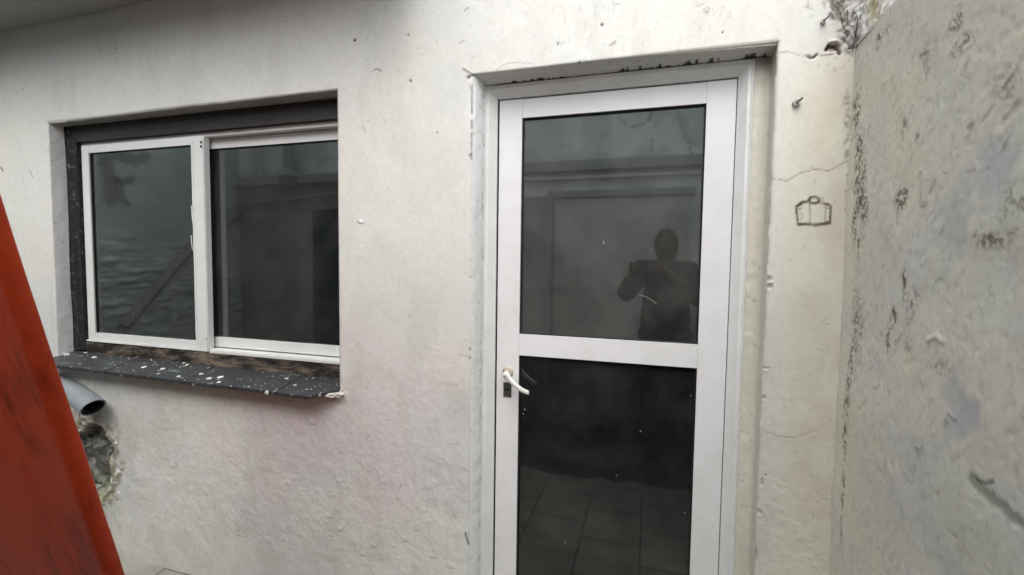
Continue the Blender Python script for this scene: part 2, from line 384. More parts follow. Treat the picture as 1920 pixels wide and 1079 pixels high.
# hand drawn suitcase on the plaster
BR = (.075, .045, .03)
def pen(pts, wdt=.0022, a=.9): W.stroke(P(*pts), wdt * 1.25, BR, a, 0, .5, .0006)
pen([(1493, 390), (1494, 404), (1496, 420)], .0022); pen([(1496, 421), (1510, 421), (1530, 422), (1548, 420), (1556, 418)], .0034)
pen([(1556, 418), (1557, 405), (1558, 388), (1554, 384), (1546, 382)], .0022); pen([(1494, 387), (1504, 380), (1516, 377), (1520, 371), (1528, 369), (1534, 373), (1534, 380), (1526, 382), (1518, 380)], .0028)
pen([(1494, 387), (1502, 381)], .004); pen([(1532, 380), (1546, 382), (1555, 386)], .0018, .7); pen([(1518, 371), (1518, 380)], .002); pen([(1518, 384), (1519, 410), (1518, 420)], .0014, .5); pen([(1547, 384), (1547, 415)], .0014, .45)
for px, py, rr in ((1499, 391, .003), (1552, 390, .0032), (1551, 417, .0042), (1501, 421, .0035)): W.blob(*FA(px, py), rr, rr, BR, .9, 0, .2)
pen([(1500, 397), (1504, 404), (1502, 414)], .0012, .35); W.blob(*FA(1541, 375), .006, .008, (.38, .3, .22), .5)
W.blob(*FA(1526, 400), .027, .018, (.72, .69, .6), .35, 0, .3)
# chips along the door edge
for px, py, rx, rz in ((1442, 523, .008, .012), (1443, 538, .008, .010), (1438, 690, .010, .004), (1432, 745, .004, .01), (1428, 905, .004, .02), (1424, 960, .006, .01), (1416, 1040, .006, .02)):
    W.blob(*FA(px, py), rx, rz, (.36, .34, .30), .8, -.003, .6, 80, rim=.002); W.blob(*FA(px - 1, py + 5), rx * .6, rz * .5, (.76, .75, .7), .9, .002, .6, 80)
# pencilled digits and rubbed finger marks
def glyph(ch, px, py, w_, h_):
    G = {'1': [[(.5, 0), (.5, 1)]], '0': [[(.1, .1), (.9, .1), (.9, .9), (.1, .9), (.1, .1)]], '9': [[(.9, .5), (.1, .5), (.1, 0), (.9, 0), (.9, 1)]],
         '8': [[(.1, 0), (.9, 0), (.1, 1), (.9, 1), (.1, 0)]], '7': [[(.1, 0), (.9, 0), (.4, 1)]]}
    for s_ in G[ch]: W.stroke(P(*[(px + a * w_, py + b * h_) for a, b in s_]), .0009, (.38, .36, .34), .6)
for i, ch in enumerate('1098970'): glyph(ch, 816 + i * 6.4, 716 + i * .5, 4, 7)
for i in range(4): W.stroke(P((797 + i * 6, 938 - i * 1.2), (802 + i * 5.5, 951)), .0028, (.42, .40, .38), .7, 0, .8, .002)
W.stroke(P((793, 961), (800, 960)), .004, (.4, .38, .36), .5); W.stroke(P((846, 948), (850, 965), (854, 975)), .003, (.45, .43, .41), .6)
W.stroke(P((872, 1000), (878, 1022)), .004, DK, .7, -.001, .6, .002); W.stroke(P((748, 920), (752, 910)), .0025, (.35, .34, .33), .6)
for px, py, rx, rz in ((215, 965, .04, .10), (250, 1000, .05, .06), (470, 935, .05, .03), (460, 1000, .07, .05), (590, 1040, .08, .02)):
    W.blob(*FA(px, py), rx, rz, (.34, .35, .27), .5, 0, .8, 22, grain=1.4, soft=1)
for px, py in ((615, 965), (640, 990), (680, 1035), (700, 1020), (540, 905), (325, 870), (310, 855), (585, 790), (810, 1040), (845, 1060), (760, 1010)):
    W.blob(*FA(px, py), .012, .010, (.70, .69, .67), .6, .0012, .8, 70, rim=.0006); W.stroke(P((px - 5, py + 7), (px + 6, py + 8)), .0022, (.35, .34, .32), .6, -.001, .5, .002)
# broken plaster below the right end of the sill, soft shade painted under the sill
W.blob(*FA(632, 742), .035, .020, (.76, .75, .73), .95, .010, .8, 60, rim=.002)
for px, py in ((622, 741), (637, 735), (628, 748)): W.stroke(P((px - 6, py), (px + 6, py - 1)), .0022, (.2, .19, .18), .8, -.002, .5, .002)
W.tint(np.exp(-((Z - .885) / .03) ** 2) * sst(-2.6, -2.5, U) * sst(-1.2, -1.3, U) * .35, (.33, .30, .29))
# wall hole behind the pipe: cavity with crumbling rim
hu, hz = FA(172, 862)
hD = np.hypot((U - hu) / .165, (Z - hz) / .22) + (fbm(U, Z, 16, 5, 31, .6) - .5) * .95
cav = 1 - sst(.78, .95, hD)
W.h -= cav * .075 - cav * (fbm(U, Z, 18, 3, 33) * .05)
W.h += np.exp(-((hD - 1.05) / .12) ** 2) * (.008 + .012 * (fbm(U, Z, 55, 3, 34) - .5))
W.tint(np.exp(-((hD - 1.05) / .2) ** 2) * sst(.28, .48, fbm(U, Z, 50, 3, 35)) * .95, (.27, .24, .17))
W.tint(cav * .95, (.06, .058, .052)); W.tint(cav * sst(.54, .64, fbm(U, Z, 22, 3, 36)) * .8, (.26, .26, .24))
W.tint(np.exp(-(((U - hu - .06) / .09) ** 2 + ((Z - hz + .2) / .1) ** 2)) * .85 * sst(.3, .6, fbm(U, Z, 14, 4, 37)), (.27, .30, .17))
# rounded arrises at the openings
def arris(ax, e, along, side):
    t = (ax - e) * side
    k_ = (t >= -1e-6) & (t < .008) & along
    W.h[k_] -= .0065 * (1 - t[k_] / .008) ** 2
wz = (Z > WZ0 - .002) & (Z < WZ1 + .002)
arris(U, WX0, wz & (U <= WX0 + 1e-5), -1); arris(U, WX1, wz & (U >= WX1 - 1e-5), 1)
wx = (U > WX0 - .002) & (U < WX1 + .002)
arris(Z, WZ1, wx, 1)
dz = (Z < DZ1 + .002); arris(U, DX0, dz & (U <= DX0 + 1e-5), -1); arris(U, DX1, dz & (U >= DX1 - 1e-5), 1)
dx = (U > DX0 - .002) & (U < DX1 + .002); arris(Z, DZ1, dx, 1)
# uneven plaster lips: the arris wanders into the opening by a few millimetres
lip = lambda s_, o, a_: (fbm(Z if o < 3 else U, Z * 0 + o, s_, 4, o, .7) - .4) * a_
def place_front(U, Z, H):
    X = U.copy(); Zz = Z.copy()
    e = 1e-5
    for edge, sgn, cond, o, amp in ((WX0, 1, wz, 0, .004), (WX1, -1, wz, 1, .003), (DX0, 1, dz, 1.5, .008), (DX1, -1, dz, 2, .009)):
        k_ = cond & (np.abs(U - edge) < e); X[k_] += sgn * np.maximum(0, lip(30, o, amp))[k_]
    k_ = (wx & (np.abs(Z - WZ1) < e)); Zz[k_] -= np.maximum(0, lip(20, 4, .006))[k_]
    k_ = (dx & (np.abs(Z - DZ1) < e)); Zz[k_] += ((U - DX0) / (DX1 - DX0) * -.018 + .012)[k_] + lip(25, 5, .003)[k_]
    k_ = wx & (U > WX0) & (U < WX1) & (np.abs(Z - WZ1) < e); Zz[k_] += ((U - WX0) / (WX1 - WX0) * .006 - .003)[k_]
    return np.stack([X, YW - H, Zz], -1)
ca, cb = FA(1550, 0), FA(1594, 92)
def wall_hole(u, z):
    inw = (u > WX0) & (u < WX1) & (z > WZ0) & (z < WZ1)
    ind = (u > DX0) & (u < DX1) & (z < DZ1)
    lim = cb[0] + (z - cb[1]) / (ca[1] - cb[1]) * (ca[0] - cb[0]) + (fbm(z, u, 60, 3, 41) - .5) * .02
    return inw | ind | ((z > cb[1]) & (u > lim)) | (u > .56)
lim = cb[0] + (Z - cb[1]) / (ca[1] - cb[1]) * (ca[0] - cb[0])
W.tint((Z > cb[1] - .02) * np.exp(-((U - lim + .004) / .008) ** 2) * sst(.35, .6, fbm(U, Z, 60, 3, 42)), (.11, .08, .075))
W.build('front_wall', place_front, M['plaster'], house, wall_hole)

# reveals (plaster) ------------------------------------------------------------
def strip(name, prof, z0, z1, mat, parent, colr=(.68, .68, .66), along='z', rag=.002, seed=50, step=.006, tints=()):
    """plaster strip: profile points (a, y) swept along z (or x)"""
    L = [0]
    for p, q in zip(prof[:-1], prof[1:]): L.append(L[-1] + math.dist(p, q))
    n = max(3, int(L[-1] / step)); tt = np.linspace(0, L[-1], n + 1)
    aa = np.interp(tt, L, [p[0] for p in prof]); yy = np.interp(tt, L, [p[1] for p in prof])
    ss = np.linspace(z0, z1, max(3, int((z1 - z0) / step)))
    Sh = Sheet(tt, ss, colr)
    U_, Z_ = Sh.U, Sh.Z
    rg = (fbm(U_ + seed, Z_, 30, 4, seed % 9) - .5) * rag * 2 * np.clip(np.minimum(U_, L[-1] - U_) / .01, 0, 1)
    Sh.tint(sst(.4, .7, fbm(U_ + seed, Z_ * .5, 5, 4, 3)) * .35, tuple(c * .85 for c in colr))
    Sh.tint(sst(.74, .80, fbm(U_ + seed, Z_, 70, 3, 5)) * .5, (.3, .28, .25))
    for fn in tints: fn(Sh)
    A = np.interp(U_, L, [p[0] for p in prof]); Y = np.interp(U_, L, [p[1] for p in prof])
    def pl(u, z, h):
        if along == 'z': return np.stack([A + rg, Y - rg, z], -1)
        return np.stack([z, Y - rg, A + rg], -1)
    return Sh.build(name, pl, mat, parent)
strip('reveal', [(WX0, YW + .004), (WX0, 1.568)], WZ0, WZ1 + .004, M['plaster'], house, (.84, .84, .83))
strip('reveal', [(WX1, 1.60), (WX1, YW + .004)], WZ0, WZ1 + .004, M['plaster'], house)
strip('reveal', [(WZ1, YW + .004), (WZ1 - .003, 1.568)], WX0, WX1, M['lintel'], house, along='x')
strip('reveal', [(DX0, YW + .003), (-.589, 1.512), (-.580, 1.535), (-.575, 1.566), (-.574, 1.60)], 0, DZ1 + .006, M['plaster'], house, (.77, .80, .79), rag=.002, seed=51, step=.0045,
      tints=[lambda s_: s_.tint(np.exp(-((s_.U - .055) / .006) ** 2) * sst(.5, .62, fbm(s_.U, s_.Z, 40, 3, 8)) * .55, (.32, .31, .29))])
strip('reveal', [(.291, 1.60), (.291, 1.569), (.331, 1.571), (.336, 1.565), (DX1, YW + .003)], 0, DZ1 + .012, M['plaster'], house, (.66, .64, .56), rag=.0022, seed=57, step=.0045,
      tints=[lambda s_: s_.tint(sst(1.9, 2.05, s_.Z) * .7, (.3, .27, .22))])
def headtint(s_):
    x = s_.Z
    s_.tint(sst(0, .002, s_.U - .0665 + .022 * sst(.5, .75, vnoise(x, s_.U * 0, 130, 12)) * sst(.35, .6, vnoise(x, s_.U * 0, 7, 14)) + .004 * vnoise(x, x * 0, 14, 4)), (.05, .045, .04))
strip('reveal', [(DZ1 + .002, YW + .003), (2.046, 1.568), (2.046, 1.60)], DX0, DX1, M['plaster'], house, (.60, .60, .57), along='x', rag=.002, seed=63, step=.004, tints=[headtint])

# ------------------------------------------------------------------ window
win = from_bm('window', (lambda bm: (
    box(bm, -2.700, -1.150, 1.585, 1.66, 1.958, 1.977),      # head
    box(bm, -2.700, -1.150, 1.585, 1.66, .992, 1.006),      # track
    box(bm, -2.700, -2.684, 1.585, 1.66, 1.006, 1.958), box(bm, -1.166, -1.150, 1.585, 1.66, 1.006, 1.958), bm)[-1])(bmesh.new()), M['win'], house, True, .0012)
def frame_ring(name, x0, x1, z0, z1, y0, y1, st, rt, rb, mat, parent, sr=None):
    sr = sr or st
    bm = bmesh.new()
    box(bm, x0, x0 + st, y0, y1, z0, z1); box(bm, x1 - sr, x1, y0, y1, z0, z1)
    box(bm, x0 + st + .0004, x1 - sr - .0004, y0 + .0015, y1 - .001, z1 - rt, z1)
    box(bm, x0 + st + .0004, x1 - sr - .0004, y0 + .0015, y1 - .001, z0, z0 + rb)
    return from_bm(name, bm, mat, parent, True, .0014)
lx0 = AT(156, 400, 1.582).x; gl0 = AT(178, 450, 1.592).x; gl1 = AT(367, 450, 1.590).x; ml = AT(386, 400, 1.580).x
s1 = frame_ring('sash', -2.690, ml, 1.003, 1.962, 1.578, 1.604, gl0 + 2.690, .036, .036, M['win'], win, ml - gl1)
gx = AT(400, 450, 1.630).x
s2 = frame_ring('sash', ml - .02, -1.160, 1.012, 1.955, 1.617, 1.643, gx - ml + .02, .042, .044, M['win'], win, .045)
# front lip of the lower track below the right sash
boxo('track', (ml + .002, -1.150, 1.579, 1.5845, .978, 1.001), M['win'], win)
boxo('track', (-2.698, ml, 1.572, 1.5845, .996, 1.0018), M['win'], win)
boxo('glass_pane', (gl0 - .003, gl1 + .003, 1.590, 1.594, 1.036, 1.93), M['win_glass'], s1, 0)
boxo('glass_pane', (gx - .003, -1.20, 1.629, 1.633, 1.052, 1.918), M['win_glass'], s2, 0)
bm = bmesh.new(); box(bm, gl0 - .0005, gl0 + .005, 1.584, 1.589, 1.037, 1.928); box(bm, gl0 + .005, gl1, 1.585, 1.589, 1.922, 1.928)
from_bm('gasket', bm, M['gasket'], s1)
bm = bmesh.new(); box(bm, gx - .0005, gx + .005, 1.621, 1.628, 1.054, 1.915); box(bm, gx + .005, -1.205, 1.622, 1.628, 1.909, 1.915)
from_bm('gasket', bm, M['gasket'], s2)
# cap with two screws on the meeting stile, one at the foot
def disc(name, p, r_, mat, parent, nrm=(0, -1, 0), t=.002):
    bm = bmesh.new(); bmesh.ops.create_cone(bm, cap_ends=True, segments=20, radius1=r_, radius2=r_ * .85, depth=t)
    q = Vector(nrm).to_track_quat('Z', 'Y').to_matrix().to_4x4(); bm.transform(Matrix.Translation(p) @ q)
    return from_bm(name, bm, mat, parent, True)
for px, py, r_ in ((377, 267, .0062), (377, 275, .0062), (388, 636, .005)): disc('screw', AT(px, py, 1.5765), r_, M['hole'], s1)
bm = bmesh.new(); box(bm, gl1 + .010, gl1 + .0125, 1.5755, 1.5785, 1.004, 1.94); box(bm, ml - .006, ml - .0035, 1.5745, 1.5785, 1.004, 1.94); from_bm('stile_rib', bm, M['win'], s1)
# paint drips on the left pane
k = N('paint_drip', .4, .4); k.color((.78, .78, .76)); M['drip'] = k.m
for pts in (((359, 386), (359.5, 396), (361, 410), (361.5, 421)), ((366, 387), (365.5, 392), (366, 398)), ((358.5, 442), (359, 452), (361, 470))):
    bm = bmesh.new(); v_ = [AT(a, b, 1.5885) for a, b in pts]; tube(bm, v_, [.0032] + [.0024] * (len(v_) - 2) + [.0012], 8); from_bm('paint_drip', bm, M['drip'], s1, True)
for px, py in ((308, 494), (238, 512), (215, 560), (340, 470), (295, 610), (250, 590), (325, 590)):
    bm = bmesh.new(); p = AT(px, py, 1.5895); bmesh.ops.create_uvsphere(bm, u_segments=6, v_segments=4, radius=.0014, matrix=Matrix.Translation(p) @ Matrix.Diagonal((.8, .4, 1.6 + random.random(), 1)))
    from_bm('paint_speck', bm, M['drip'], s1, True)
# black painted band round the frame, dirty mortar below it
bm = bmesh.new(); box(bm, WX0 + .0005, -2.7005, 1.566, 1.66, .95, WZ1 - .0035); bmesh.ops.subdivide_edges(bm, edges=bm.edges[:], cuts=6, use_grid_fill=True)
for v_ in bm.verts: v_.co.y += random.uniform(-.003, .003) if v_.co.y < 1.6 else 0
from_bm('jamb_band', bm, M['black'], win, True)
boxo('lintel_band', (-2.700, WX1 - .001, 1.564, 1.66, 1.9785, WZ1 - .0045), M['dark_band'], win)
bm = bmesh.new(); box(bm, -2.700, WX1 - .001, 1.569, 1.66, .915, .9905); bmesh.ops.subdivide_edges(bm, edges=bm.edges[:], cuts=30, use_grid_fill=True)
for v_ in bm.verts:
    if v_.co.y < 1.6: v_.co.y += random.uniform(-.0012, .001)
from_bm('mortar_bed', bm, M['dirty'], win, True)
# slate sill of tiles, broken front edge, clipped right corner
def sill():
    bm = bmesh.new(); n = 7; x0, x1 = -2.80, -1.146
    xs = np.linspace(x0, x1, n + 1)
    for i in range(n):
        a, b = xs[i] + .0013, xs[i + 1] - .0013; m_ = 14
        top, bot = [], []
        for j in range(m_ + 1):
            x = a + (b - a) * j / m_
            yf = 1.424 + random.uniform(-.0015, .002) + (.003 * random.random() if -1.75 < x < -1.35 else 0)
            if x > -1.235: yf = 1.424 + (x + 1.235) * .85
            top.append((x, yf)); 
        zt = lambda y, x: .915 + (y - 1.5) * .22 + (x + 1.15) * -.006 + i % 2 * .0012
        th = .015
        row = lambda y_off, dz_: [bm.verts.new((x, y + y_off, zt(y + y_off, x) + dz_)) for x, y in top]
        f1 = row(.0015, 0); f0 = row(0, -.003); fb = [bm.verts.new((x, y + random.uniform(.0, .003), zt(y, x) - th + random.uniform(-.001, .002))) for x, y in top]
        bk = [bm.verts.new((x, 1.575, zt(1.575, x))) for x, y in top]; bb = [bm.verts.new((x, 1.575, zt(1.575, x) - th)) for x, y in top]
        for A, B in ((bk, f1), (f1, f0), (f0, fb), (fb, bb)):
            for j in range(m_): bm.faces.new((A[j], A[j + 1], B[j + 1], B[j]))
        for j in (0, m_): bm.faces.new([q[j] for q in (bk, f1, f0, fb, bb)])
    return bm
from_bm('sill', sill(), M['slate'], win)
bm = bmesh.new()
bmesh.ops.create_icosphere(bm, subdivisions=3, radius=1)
for v_ in bm.verts:
    n_ = v_.co.copy(); v_.co = Vector((n_.x * .045, n_.y * .03, n_.z * .010)) * (1 + random.uniform(-.22, .22))
bm.transform(Matrix.Translation((-1.172, 1.497, .893)))
k = N('raw_mortar', .8, .2); k.color(k.mix(k.noise(90, 5, .7), (.30, .27, .24), (.75, .74, .71))); k.bump(k.noise(150, 4), .8, .003); M['raw'] = k.m
from_bm('mortar_crumb', bm, M['raw'], win)

# ------------------------------------------------------------------ door frame and door
def sweep_frame(o_prof, xl, xr, zt, z0, mat, parent, name):
    """profile list (inset, y); mitred at the two top corners"""
    bm = bmesh.new(); cols = []
    for ins, y in o_prof:
        cols.append([bm.verts.new(p) for p in ((xl + ins, y, z0), (xl + ins, y, zt - ins), (xr - ins, y, zt - ins), (xr - ins, y, z0))])
    n = len(cols)
    for i in range(n - 1):
        for j in range(3): bm.faces.new((cols[i][j], cols[i][j + 1], cols[i + 1][j + 1], cols[i + 1][j]))
    return from_bm(name, bm, mat, parent, True)
sweep_frame([(0, 1.66), (0, 1.568), (.003, 1.5655), (.006, 1.5665), (.008, 1.5695), (.0115, 1.5695), (.0125, 1.5675), (.016, 1.567), (.0185, 1.5695), (.0365, 1.592), (.0395, 1.594), (.0395, 1.66)], -.5775, .2915, 2.0445, 0, M['frame'], house, 'door_frame')
door = empty('door', (-.536, 1.60, 0)); door.parent = house; bpy.context.view_layer.update(); door.matrix_parent_inverse = house.matrix_world.inverted()
LX0, LX1, LZ0, LZ1 = -.5315, .2495, .02, 2.000
GX0, GX1 = -.447, .1635
yl, yb = 1.600, 1.638
def stile(nm, b, par): return boxo(nm, b, M['alu'], par, .0012)
stile('stile', (LX0, GX0, yl, yb, LZ0, LZ1), door); stile('stile', (GX1, LX1, yl, yb, LZ0, LZ1), door)
stile('rail', (GX0 + .0005, GX1 - .0005, yl + .0012, yb - .001, 1.934, LZ1 - .0005), door)
stile('rail', (GX0 + .0005, GX1 - .0005, yl + .0012, yb - .001, 1.078, 1.156), door)
stile('rail', (GX0 + .0005, GX1 - .0005, yl + .0012, yb - .001, LZ0 + .0005, .17), door)
for z0, z1 in ((1.153, 1.937), (.167, 1.081)):
    gp = boxo('glass_pane', (GX0 - .004, GX1 + .004, 1.617, 1.622, z0, z1), M['door_glass' if z0 > 1 else 'door_glass_low'], door, 0)
    bm = bmesh.new(); a, b = z0 + .003, z1 - .003
    box(bm, GX0, GX0 + .0045, 1.608, 1.6165, a, b); box(bm, GX1 - .0045, GX1, 1.608, 1.6165, a, b)
    box(bm, GX0 + .0045, GX1 - .0045, 1.608, 1.6165, b - .0045, b); box(bm, GX0 + .0045, GX1 - .0045, 1.6105, 1.6165, a, a + .0035)
    from_bm('gasket', bm, M['gasket'], door)
    spk = ((1132, 455, 3), (1221, 468, 1), (1302, 486, 1), (1120, 488, .8)) if z0 > 1 else ((1201, 809, 1.6), (1296, 742, .8), (1156, 892, 1), (1284, 962, .8), (1060, 1017, .7), (984, 768, 2), (981, 776, 1.5))
    for px, py, s_ in spk:
        bm = bmesh.new(); bmesh.ops.create_uvsphere(bm, u_segments=6, v_segments=4, radius=.0016, matrix=Matrix.Translation(AT(px, py, 1.6165)) @ Matrix.Diagonal((.7, .4, s_ * 1.3, 1)))
        from_bm('paint_speck', bm, M['drip'], gp, True)
    if z0 > 1:
        bm = bmesh.new(); tube(bm, [AT(1198, 553, 1.6165), AT(1212, 557, 1.6165), AT(1222, 563, 1.6165), AT(1231, 570, 1.6165)], .0003, 5)
        from_bm('scratch', bm, M['drip'], gp, True)
# threshold behind and dark rebate seal
bm = bmesh.new(); box(bm, -.60, -.538, 1.604, 1.66, 0, 2.04); box(bm, .2535, .30, 1.604, 1.66, 0, 2.04); box(bm, -.538, .2535, 1.604, 1.66, 2.0065, 2.04)
from_bm('rebate_seal', bm, M['gasket'], house)
# rose, lever, lock
hc = AT(952, 698, 1.597)
bm = bmesh.new(); rings = []
for r_, y in ((.0205, 0), (.0205, -.003), (.018, -.0055), (.0165, -.005), (.012, -.0065), (.0, -.007)):
    rings.append([bm.verts.new((hc.x + r_ * math.cos(t * math.pi / 16), 1.5995 + y, hc.z + r_ * math.sin(t * math.pi / 16))) for t in range(32)] if r_ else [bm.verts.new((hc.x, 1.5995 + y, hc.z))])
for A, B in zip(rings[:-1], rings[1:]):
    for t in range(32):
        bm.faces.new((A[t], A[(t + 1) % 32], B[(t + 1) % 32], B[t]) if len(B) > 1 else (A[t], A[(t + 1) % 32], B[0]))
from_bm('handle_rose', bm, M['rose'], door, True)
bm = bmesh.new()
pts = [Vector((hc.x - .002, 1.594, hc.z - .001)), Vector((hc.x - .003, 1.578, hc.z - .002)), Vector((hc.x - .002, 1.562, hc.z - .004)), AT(951, 703, 1.552), AT(955, 710, 1.548), AT(962, 718.5, 1.546), AT(970, 725.5, 1.547), AT(979, 732, 1.550), AT(989, 736.5, 1.555), AT(990.5, 737, 1.556)]
def smooth_path(p, n=5):
    o = []
    for i in range(len(p) - 1):
        a, b, c, e = p[max(i - 1, 0)], p[i], p[i + 1], p[min(i + 2, len(p) - 1)]
        for j in range(n):
            t = j / n; o.append(.5 * ((2 * b) + (c - a) * t + (2 * a - 5 * b + 4 * c - e) * t * t + (3 * b - a - 3 * c + e) * t ** 3))
    return o + [p[-1]]
sp = smooth_path(pts); rr = [float(np.interp(i / (len(sp) - 1), [0, .2, .35, .6, .9, 1], [.0075, .0078, .0098, .0088, .0078, .0062])) for i in range(len(sp))]
tube(bm, sp, rr, 16, squash=(.85, 1.0)); from_bm('door_handle', bm, M['handle'], door, True)
for px, py in ((944.5, 696), (958, 704)): disc('screw', AT(px, py, 1.5945), .0026, M['hole'], door)
lp = AT(951.5, 731, 1.6)
lk = boxo('lock_plate', (lp.x - .0155, lp.x + .0155, 1.5975, 1.6005, lp.z - .027, lp.z + .027), M['lock'], door, .001)
bm = bmesh.new(); bmesh.ops.create_cone(bm, cap_ends=True, segments=16, radius1=.0042, radius2=.0042, depth=.0012, matrix=Matrix.Translation((lp.x, 1.597, lp.z + .001)) @ Matrix.Rotation(math.pi / 2, 4, 'X') @ Matrix.Diagonal((2, .75, 1, 1))); from_bm('keyhole', bm, M['hole'], lk)
# dark scuffs on the leaf
k = N('scuff', .7, .2); k.color((.30, .30, .29)); M['scuff'] = k.m
# room behind, ceiling slab, tiled skirting
k = N('room_paint', .9, .1); k.color((.10, .10, .095)); M['room'] = k.m
bm = bmesh.new(); v_ = box(bm, -3.85, .6, 1.70, 4.2, -.02, 2.5)
for f_ in [q for q in bm.faces if all(abs(v.co.y - 1.70) < 1e-4 for v in q.verts)]: bm.faces.remove(f_)
from_bm('inner_room', bm, M['room'], house)
bm = bmesh.new()   # masonry behind the plaster face, around both openings
for b in ((-4.78, -2.79, 1.60, 1.699, 0, 3.18), (-1.145, -.602, 1.60, 1.699, 0, 3.18), (.342, .62, 1.66, 1.699, 0, 3.18), (-2.788, -1.147, 1.662, 1.699, 0, .90), (-2.788, -1.147, 1.662, 1.699, 2.07, 3.18), (-.60, .34, 1.662, 1.699, 2.06, 3.18)): box(bm, *b)
from_bm('masonry', bm, M['room'], house)
k = N('soffit_paint', .85, .2); k.color(k.mix(k.noise(3, 5, .6), (.36, .37, .36), (.46, .47, .46))); k.bump(k.noise(40, 5), .5, .004); M['soffit'] = k.m
SX1, SY0 = -.80, 1.12
bm = bmesh.new(); box(bm, -4.8, SX1, SY0, 1.497, 2.522, 2.68); bmesh.ops.subdivide_edges(bm, edges=bm.edges[:], cuts=40, use_grid_fill=True)
for v_ in bm.verts:
    if v_.co.z < 2.53: v_.co.z += (float(fbm(np.array([v_.co.x]), np.array([v_.co.y]), 5, 3, 2)[0]) - .5) * .008
from_bm('roof_slab', bm, M['soffit'], house, True)

# ------------------------------------------------------------------ side wall on the right
XR = .521
ys = seg(-3.0, .1, .03) + seg(.1, .6, .006) + seg(.6, 1.51, .0034) + [1.51]
zr = seg(0, .3, .02) + seg(.3, 2.023, .0045) + [2.023]
Rw = Sheet(ys, zr, (.76, .745, .635)); Y, Z = Rw.U, Rw.Z
def RA(px, py): p = ATX(px, py, XR); return (p.y, p.z)
def PR(*pts): return [RA(*p) for p in pts]
Rw.h += (fbm(Y, Z, 3, 3, 61) - .5) * .02 + (fbm(Y, Z, 14, 3, 62, .5) - .5) * .0026
Rw.h -= sst(.62, .70, fbm(Y * 1.5, Z, 60, 3, 63)) * .0010; Rw.h += (fbm(Y, Z, 120, 2, 68) - .5) * .0003
rd = np.abs(fbm(Y + Z * .5, Z - Y * .4, 13, 4, 64) - .5); Rw.h += (1 - sst(0, .02, rd)) * .0008 * sst(.48, .62, fbm(Y, Z, 6, 2, 65))
sc2 = fbm(Y * 3 + Z * 3, Z * .8 - Y * .8, 16, 4, 66); Rw.h += (sc2 - .5) * .0014
Rw.tint(sst(.4, .68, fbm(Y, Z, 3.5, 4, 71)) * .6, (.70, .705, .64))
Rw.tint(sst(.52, .62, fbm(Y, Z, 5.5, 5, 72)) * .35, (.64, .645, .65))
Rw.tint(sst(.5, .66, fbm(Y, Z, 4.2, 4, 73)) * .6, (.76, .73, .61))
Rw.tint(sst(.6, .7, fbm(Y, Z, 30, 4, 74, .7)) * .12, (.32, .32, .29))
Rw.tint(sst(.66, .74, fbm(Y * 1.3, Z, 75, 3, 75)) * .2, (.25, .25, .21))
Rw.tint(sst(.30, .25, fbm(Y * 1.3, Z, 60, 3, 76)) * .5, (.74, .73, .66))
Rw.tint(sst(1.7, 2.0, Z) * .35, (.42, .41, .36))
# mould: up the corner and in spots
MO = (.16, .145, .105)
for px, py, ry, rz, a in ((1603, 215, .03, .09, .9), (1606, 300, .035, .10, .9), (1612, 360, .03, .08, .9), (1618, 400, .03, .06, .7), (1600, 420, .02, .07, .7), (1606, 470, .012, .04, .9), (1600, 560, .03, .1, .35), (1600, 620, .04, .12, .45), (1588, 700, .02, .15, .6), (1580, 800, .02, .14, .7), (1575, 920, .012, .10, .7), (1572, 1000, .01, .06, .6),
                          (1688, 372, .03, .035, .9), (1725, 385, .02, .01, .5), (1690, 520, .012, .03, 1), (1689, 555, .010, .022, .9), (1668, 594, .020, .03, 1), (1705, 570, .03, .05, .45), (1658, 640, .016, .04, .7), (1700, 650, .03, .03, .4), (1645, 78, .02, .03, .8), (1660, 60, .03, .02, .5), (1790, 40, .03, .03, .6), (1800, 85, .04, .02, .6), (1740, 100, .05, .05, .3), (1718, 258, .012, .014, .7),
                          (1695, 240, .02, .03, .5), (1760, 690, .04, .02, .4), (1720, 840, .02, .03, .5), (1900, 380, .05, .04, .4), (1850, 450, .06, .02, .5), (1880, 150, .04, .05, .3)):
    Rw.blob(*RA(px, py), ry, rz, MO, a * 1.6, 0, .5, 40, grain=.45, soft=.9)
for px, py, ry, rz in ((1790, 760, .05, .07), (1810, 790, .035, .04), (1850, 330, .07, .06), (1780, 420, .05, .08)): Rw.blob(*RA(px, py), ry, rz, (.52, .525, .56), .6, -.0005, .7, 25)
Rw.stroke(PR((1824, 905), (1845, 925), (1875, 950), (1915, 985)), .013, (.27, .27, .22), .7, -.002, .6, .006); Rw.stroke(PR((1828, 900), (1845, 906), (1860, 903)), .003, (.12, .12, .1), .8, -.001, .5, .003)
Rw.stroke(PR((1725, 105), (1738, 98)), .004, (.2, .19, .16), .8); Rw.stroke(PR((1810, 239), (1818, 234)), .004, (.2, .19, .16), .7)
Rw.stroke(PR((1735, 640), (1750, 632), (1760, 640)), .006, (.66, .66, .62), .9, .003, .5, .004)
for _ in range(170):
    y = rng.uniform(.55, 1.48); z = rng.uniform(.6, 2.0); a_ = rng.normal(-.7, .5); L = rng.uniform(.004, .03)
    Rw.stroke([(y, z), (y + L * math.cos(a_), z + L * math.sin(a_))], rng.uniform(.0012, .003), (.25, .25, .22) if rng.random() < .5 else (.58, .58, .54), rng.uniform(.2, .6), rng.choice([-.001, .002]), .5, .002)
side = tag(empty('side_wall', (XR, 0, 0)), 'weathered grey green plaster wall with mould stains at the right, meeting the white house front', 'wall')
Rw.build('plaster_face', lambda u, z, h: np.stack([XR - h + (1.5 - u) * 0 + (2.0 - z) * .006, u, z], -1), M['side_plaster'], side)
bm = bmesh.new(); box(bm, XR + .018, XR + .16, -3.0, 1.51, 0, 2.018)
from_bm('wall_core', bm, M['side_plaster'], side)
